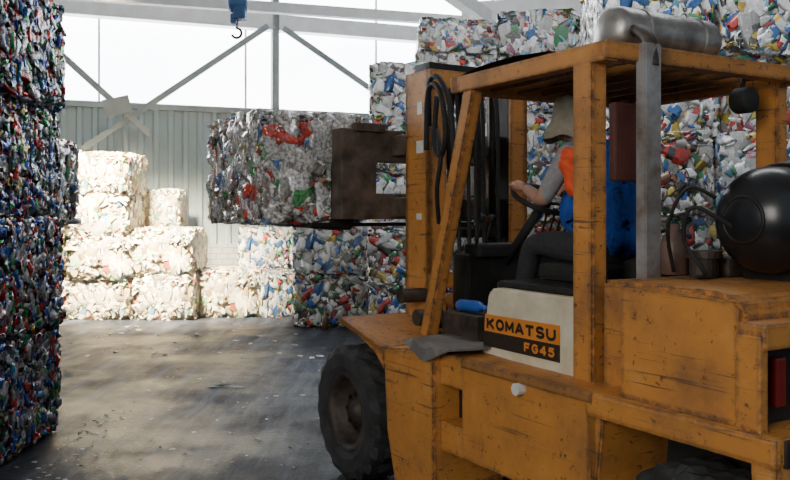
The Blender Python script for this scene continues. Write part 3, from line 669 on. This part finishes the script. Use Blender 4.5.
# ------------------------------------------------------------ driver
def skin(chains,sub=2,root=0):
    verts,edges=chains
    names=list(verts); me=bpy.data.meshes.new('sk'); me.from_pydata([tuple(verts[n][0]) for n in names],[(names.index(a),names.index(b)) for a,b in edges],[])
    o=bpy.data.objects.new('sk',me); COL.objects.link(o)
    md=o.modifiers.new('s','SKIN'); md.use_smooth_shade=True
    sv=me.skin_vertices[0].data
    for i,n in enumerate(names):
        r=verts[n][1]; sv[i].radius=(r,r) if not isinstance(r,tuple) else r
        sv[i].use_root=(i==root)
    s=o.modifiers.new('ss','SUBSURF'); s.levels=sub
    bpy.context.view_layer.update(); dg=bpy.context.evaluated_depsgraph_get()
    m2=bpy.data.meshes.new_from_object(o.evaluated_get(dg)); bpy.data.objects.remove(o); return m2
def ell(c,r,rot=None,seg=24):
    bm=bmesh.new(); bmesh.ops.create_uvsphere(bm,u_segments=seg,v_segments=seg//2,radius=1)
    R=rot or Matrix.Identity(3)
    for v in bm.verts: v.co=Vector(c)+R@Vector((v.co.x*r[0],v.co.y*r[1],v.co.z*r[2]))
    me=bpy.data.meshes.new('e'); bm.to_mesh(me); bm.free(); return me
def fuse(meshes,voxel,name,smooth=True,it=3):
    bm=bmesh.new()
    for m in meshes: bm.from_mesh(m)
    me=bpy.data.meshes.new(name); bm.to_mesh(me); bm.free()
    o=bpy.data.objects.new(name,me); COL.objects.link(o)
    r=o.modifiers.new('r','REMESH'); r.mode='VOXEL'; r.voxel_size=voxel; r.use_smooth_shade=True
    sm=o.modifiers.new('sm','SMOOTH'); sm.iterations=it; sm.factor=.5
    bpy.context.view_layer.update(); dg=bpy.context.evaluated_depsgraph_get()
    m2=bpy.data.meshes.new_from_object(o.evaluated_get(dg)); bpy.data.objects.remove(o)
    for p in m2.polygons: p.use_smooth=True
    return m2
bv={'pelvis':(LU(.75,1.52,1.50),.13),'waist':(LU(.75,1.50,1.64),.125),'chest':(LU(.75,1.42,1.82),.14),'upper':(LU(.75,1.34,1.95),.115),'neck':(LU(.75,1.26,2.05),.06),'skull':(LU(.745,1.20,2.12),.065),
'shl':(LU(.575,1.33,1.97),.068),'ell':(LU(.48,1.24,1.72),.048),'wrl':(LU(.575,.99,1.80),.031),
'shr':(LU(.925,1.33,1.97),.068),'elr':(LU(1.03,1.24,1.72),.048),'wrr':(LU(.93,.98,1.80),.031),
'hl':(LU(.65,1.48,1.47),.10),'kl':(LU(.60,1.02,1.50),.072),'al':(LU(.63,.86,1.07),.048),'tl':(LU(.63,.70,1.0),.036),
'hr':(LU(.85,1.48,1.47),.10),'kr':(LU(.90,1.02,1.50),.072),'ar':(LU(.87,.86,1.07),.048),'tr':(LU(.87,.70,1.0),.036)}
be=[('pelvis','waist'),('waist','chest'),('chest','upper'),('upper','neck'),('neck','skull'),('upper','shl'),('shl','ell'),('ell','wrl'),('upper','shr'),('shr','elr'),('elr','wrr'),('pelvis','hl'),('hl','kl'),('kl','al'),('al','tl'),('pelvis','hr'),('hr','kr'),('kr','ar'),('ar','tr')]
parts=[skin((bv,be))]
hc=LU(.745,1.175,2.160)
parts+= [ell(hc,(.075,.095,.115)),ell(hc+Vector((0,.05,-.055)),(.052,.045,.05)),ell(hc+Vector((0,.10,-.01)),(.014,.022,.025)),ell(hc+Vector((.077,0,-.005)),(.012,.022,.032)),ell(hc+Vector((-.077,0,-.005)),(.012,.022,.032)),ell(hc+Vector((0,.088,-.05)),(.025,.012,.008))]
for sgn,ang,wr in ((-1,math.radians(146),bv['wrl'][0]),(1,math.radians(34),bv['wrr'][0])):
    rad=Vector((1,0,0))*math.cos(ang)+ax2*math.sin(ang); rim=sc_+rad*.19; tan=(-Vector((1,0,0))*math.sin(ang)+ax2*math.cos(ang))
    up=nrm if nrm.z>0 else -nrm
    palm=rim+rad*.035+up*.035-Vector((0,.045,0))
    hv={'w':(wr,.03),'p':((Vector(wr)+palm)/2,.033),'q':(palm,.037)}
    parts.append(skin((hv,[('w','p'),('p','q')]),1))
    for i in range(4):
        t=tan*(.033-.022*i)*(1 if sgn>0 else -1)
        l=(.9,1.0,.95,.78)[i]
        b0=palm+t*.8; b1=rim+t+up*.034*l+rad*.012; b2=rim+t-rad*.026+up*.016; b3=rim+t-rad*.022*l-up*.018
        parts.append(skin(({'a':(b0,.011),'b':(b1,.0105),'c':(b2,.0095),'d':(b3,.008)},[('a','b'),('b','c'),('c','d')]),1))
    b1=rim+tan*.05*(1 if sgn>0 else -1)+rad*.02+up*.01; b2=rim+tan*.045*(1 if sgn>0 else -1)-rad*.012-up*.016
    parts.append(skin(({'a':(palm,.014),'b':(b1,.012),'c':(b2,.009)},[('a','b'),('b','c')]),1))
pm=fuse(parts,.0065,'person')
for m_ in (SKIN,SHIRT,TROU,BLACK): pm.materials.append(m_)
def segd(p,a,b):
    a=Vector(a);b=Vector(b);d=b-a; t=max(0,min(1,(p-a).dot(d)/d.length_squared)); return (p-(a+d*t)).length
for p in pm.polygons:
    c=Vector(p.center); u=-c.y
    if c.z>2.06: i=0
    elif c.z<1.08 and u<1.0: i=3
    elif c.z<1.60 and (u<1.68): i=2
    else: i=1
    for e_,w_ in (('ell','wrl'),('elr','wrr')):
        if segd(c,bv[e_][0],bv[w_][0])<.075 and u<1.27 and c.z>1.63 and c.z<1.80: i=0
    if c.z>1.66 and u<1.06: i=0
    p.material_index=i
person=bpy.data.objects.new('person',pm); COL.objects.link(person)
vv={'z':(LU(.75,1.55,1.44),.16),'a':(LU(.75,1.54,1.54),.175),'b':(LU(.75,1.51,1.66),.165),'c':(LU(.75,1.42,1.82),.172),'d':(LU(.75,1.34,1.95),.130),'l':(LU(.61,1.33,1.97),.084),'r':(LU(.89,1.33,1.97),.084)}
vv2={'a':(LU(.73,1.35,1.54),.175),'b':(LU(.73,1.335,1.68),.17),'c':(LU(.74,1.32,1.82),.15)}
vm=fuse([skin((vv,[('z','a'),('a','b'),('b','c'),('c','d'),('d','l'),('d','r')])),skin((vv2,[('a','b'),('b','c')]))],.010,'vest')
for v in vm.vertices:
    a_=math.atan2(v.co.y+1.45,v.co.x-.75)
    v.co+=Vector(v.normal)*(.020*math.sin(a_*11+math.sin(v.co.z*9)*1.6)*(1 if v.co.z<1.8 else .4)+.008*math.sin(v.co.z*30+a_*3))
vo=obj_me('vest',vm,BLUEC,person); vo['label']='royal blue work vest'
sm_=fuse([skin(({'z':(LU(.56,1.40,1.74),.030),'a':(LU(.545,1.395,1.82),.042),'b':(LU(.545,1.375,1.91),.060),'c':(LU(.57,1.345,2.0),.062)},[('z','a'),('a','b'),('b','c')]))],.010,'scarf')
for v in sm_.vertices: v.co+=Vector(v.normal)*.007*math.sin(v.co.z*60+v.co.x*50)
so=obj_me('scarf',sm_,ORC,person); so['label']='bright orange cloth over the shoulder'
ha=ell(hc+Vector((0,-.018,.012)),(.081,.092,.108)); 
bm=bmesh.new(); bm.from_mesh(ha); bmesh.ops.delete(bm,geom=[v for v in bm.verts if (v.co.y>hc.y+.03 and v.co.z<hc.z+.05) or v.co.z<hc.z-.06],context='VERTS'); from_bm('hair',bm,HAIR,person,True)
prof=[(.002,.122),(.05,.120),(.084,.104),(.101,.065),(.110,.01),(.116,-.015),(.138,-.065),(.156,-.13),(.151,-.132),(.130,-.07),(.106,-.015)]
vs=[];fs=[];sg=40
for r,z in prof:
    for k in range(sg):
        a=2*math.pi*k/sg; rr=r*(1+(.06*math.sin(3*a)+.03*math.sin(7*a+1))*(1 if z<-.02 else .3)); vs.append(hc+Vector((rr*math.cos(a)*.95,rr*math.sin(a)*1.05-.005,z+.02+(.025*math.sin(2*a+1) if z<-.03 else 0)+(.03*max(0,math.sin(a)) if z<-.04 else 0)+.006*math.sin(5*a+z*30))))
for i in range(len(prof)-1):
    for k in range(sg): fs.append((i*sg+k,i*sg+(k+1)%sg,(i+1)*sg+(k+1)%sg,(i+1)*sg+k))
ho=obj_from('hat',vs,fs,HATM,person,True); ho['label']='drooping khaki sun hat'
for s in (-1,1):
    e=obj_me('eye',ell(hc+Vector((.03*s,.083,.012)),(.011,.01,.009),seg=12),WHITEP,person,True)
og=LU(.75,1.45,1.38)
person.data.transform(Matrix.Translation(-og)); person.matrix_world=M@Matrix.Translation(og)
for c in person.children: c.data.transform(Matrix.Translation(-og))
tag(person,'seated driver in blue vest and khaki hat gripping steering wheel','person')

# ------------------------------------------------------------ litter on the floor
lits=[]
LD=mat('litter_dark',(.015,.015,.015),.5); LT=mat('litter_tan',(.3,.22,.14),.6); LWH=mat('litter_pale',(.5,.5,.49),.5)
for i in range(3):
    bm=bmesh.new(); bmesh.ops.create_grid(bm,x_segments=3,y_segments=3,size=.5)
    for v in bm.verts: v.co.z=random.uniform(0,.35); v.co.x*=1+random.uniform(-.2,.2); v.co.y*=.6
    for m_ in (LWH,LD,LT):
        me=bpy.data.meshes.new('litter'); bm.to_mesh(me); me.materials.append(m_); lits.append(me)
    bm.free()
for i in range(240):
    if i<95: x=random.uniform(-2.4,-.55); y=random.uniform(4.8,8.8)
    elif i<170: x=random.uniform(-2.5,-2.2)+random.uniform(0,.3)**1.5; y=random.uniform(4.8,7); 
    else: x=random.uniform(-4.3,-.8); y=random.uniform(9.5,12.6)
    s=random.uniform(.012,.05) if i<170 else random.uniform(.03,.10)
    o=bpy.data.objects.new('litter_scrap',random.choice(lits)); COL.objects.link(o); o.location=(x,y,.001); o.rotation_euler=(0,0,random.uniform(0,6)); o.scale=(s,s,s*.5)
    tag(o,'small plastic scrap lying on the floor','litter','floor litter')
o=bpy.data.objects.new('litter_scrap',lits[1]); COL.objects.link(o); o.location=(-1.62,7.95,.001); o.scale=(.3,.12,.06); tag(o,'flat dark scrap lying on the floor','litter','floor litter')
bl=tube('bottle',[(0,0,0),(0,0,.005),(0,0,.16),(0,0,.2),(0,0,.21),(0,0,.26)],[.03,.045,.045,.03,.016,.016],mat('brown_bottle',(.12,.05,.03),.3),None,16)
bl.location=(-1.0,11.9,0); tag(bl,'brown plastic bottle standing by a bale','bottle')

# ------------------------------------------------------------ lights
w=bpy.data.worlds.new('world'); scene.world=w; w.use_nodes=True
bg=w.node_tree.nodes['Background']; bg.inputs['Color'].default_value=(.80,.90,1,1); bg.inputs['Strength'].default_value=.45
def area(name,loc,target,sx,sy,energy,col,spread=math.pi):
    l=bpy.data.lights.new(name,'AREA'); l.shape='RECTANGLE'; l.size=sx; l.size_y=sy; l.energy=energy; l.color=col; l.spread=spread
    o=bpy.data.objects.new(name,l); COL.objects.link(o); o.location=loc
    o.rotation_euler=(Vector(target)-Vector(loc)).to_track_quat('-Z','Y').to_euler(); return o
area('bale_fill_light',(-4.6,9.8,6.6),(-4.1,13.5,.9),1.4,.8,1150,(1,.84,.56),math.radians(38))  # added area lamp standing in for sunlight on the cream bales
area('roof_light',(2.5,7.5,6.8),(3.0,9.3,3),4,3,330,(.93,.96,1))
area('camera_fill_light',(-4,-2.5,3.4),(1,6,1.2),4,3,450,(1,.95,.88))  # added soft fill, unseen behind the camera, to brighten the forklift
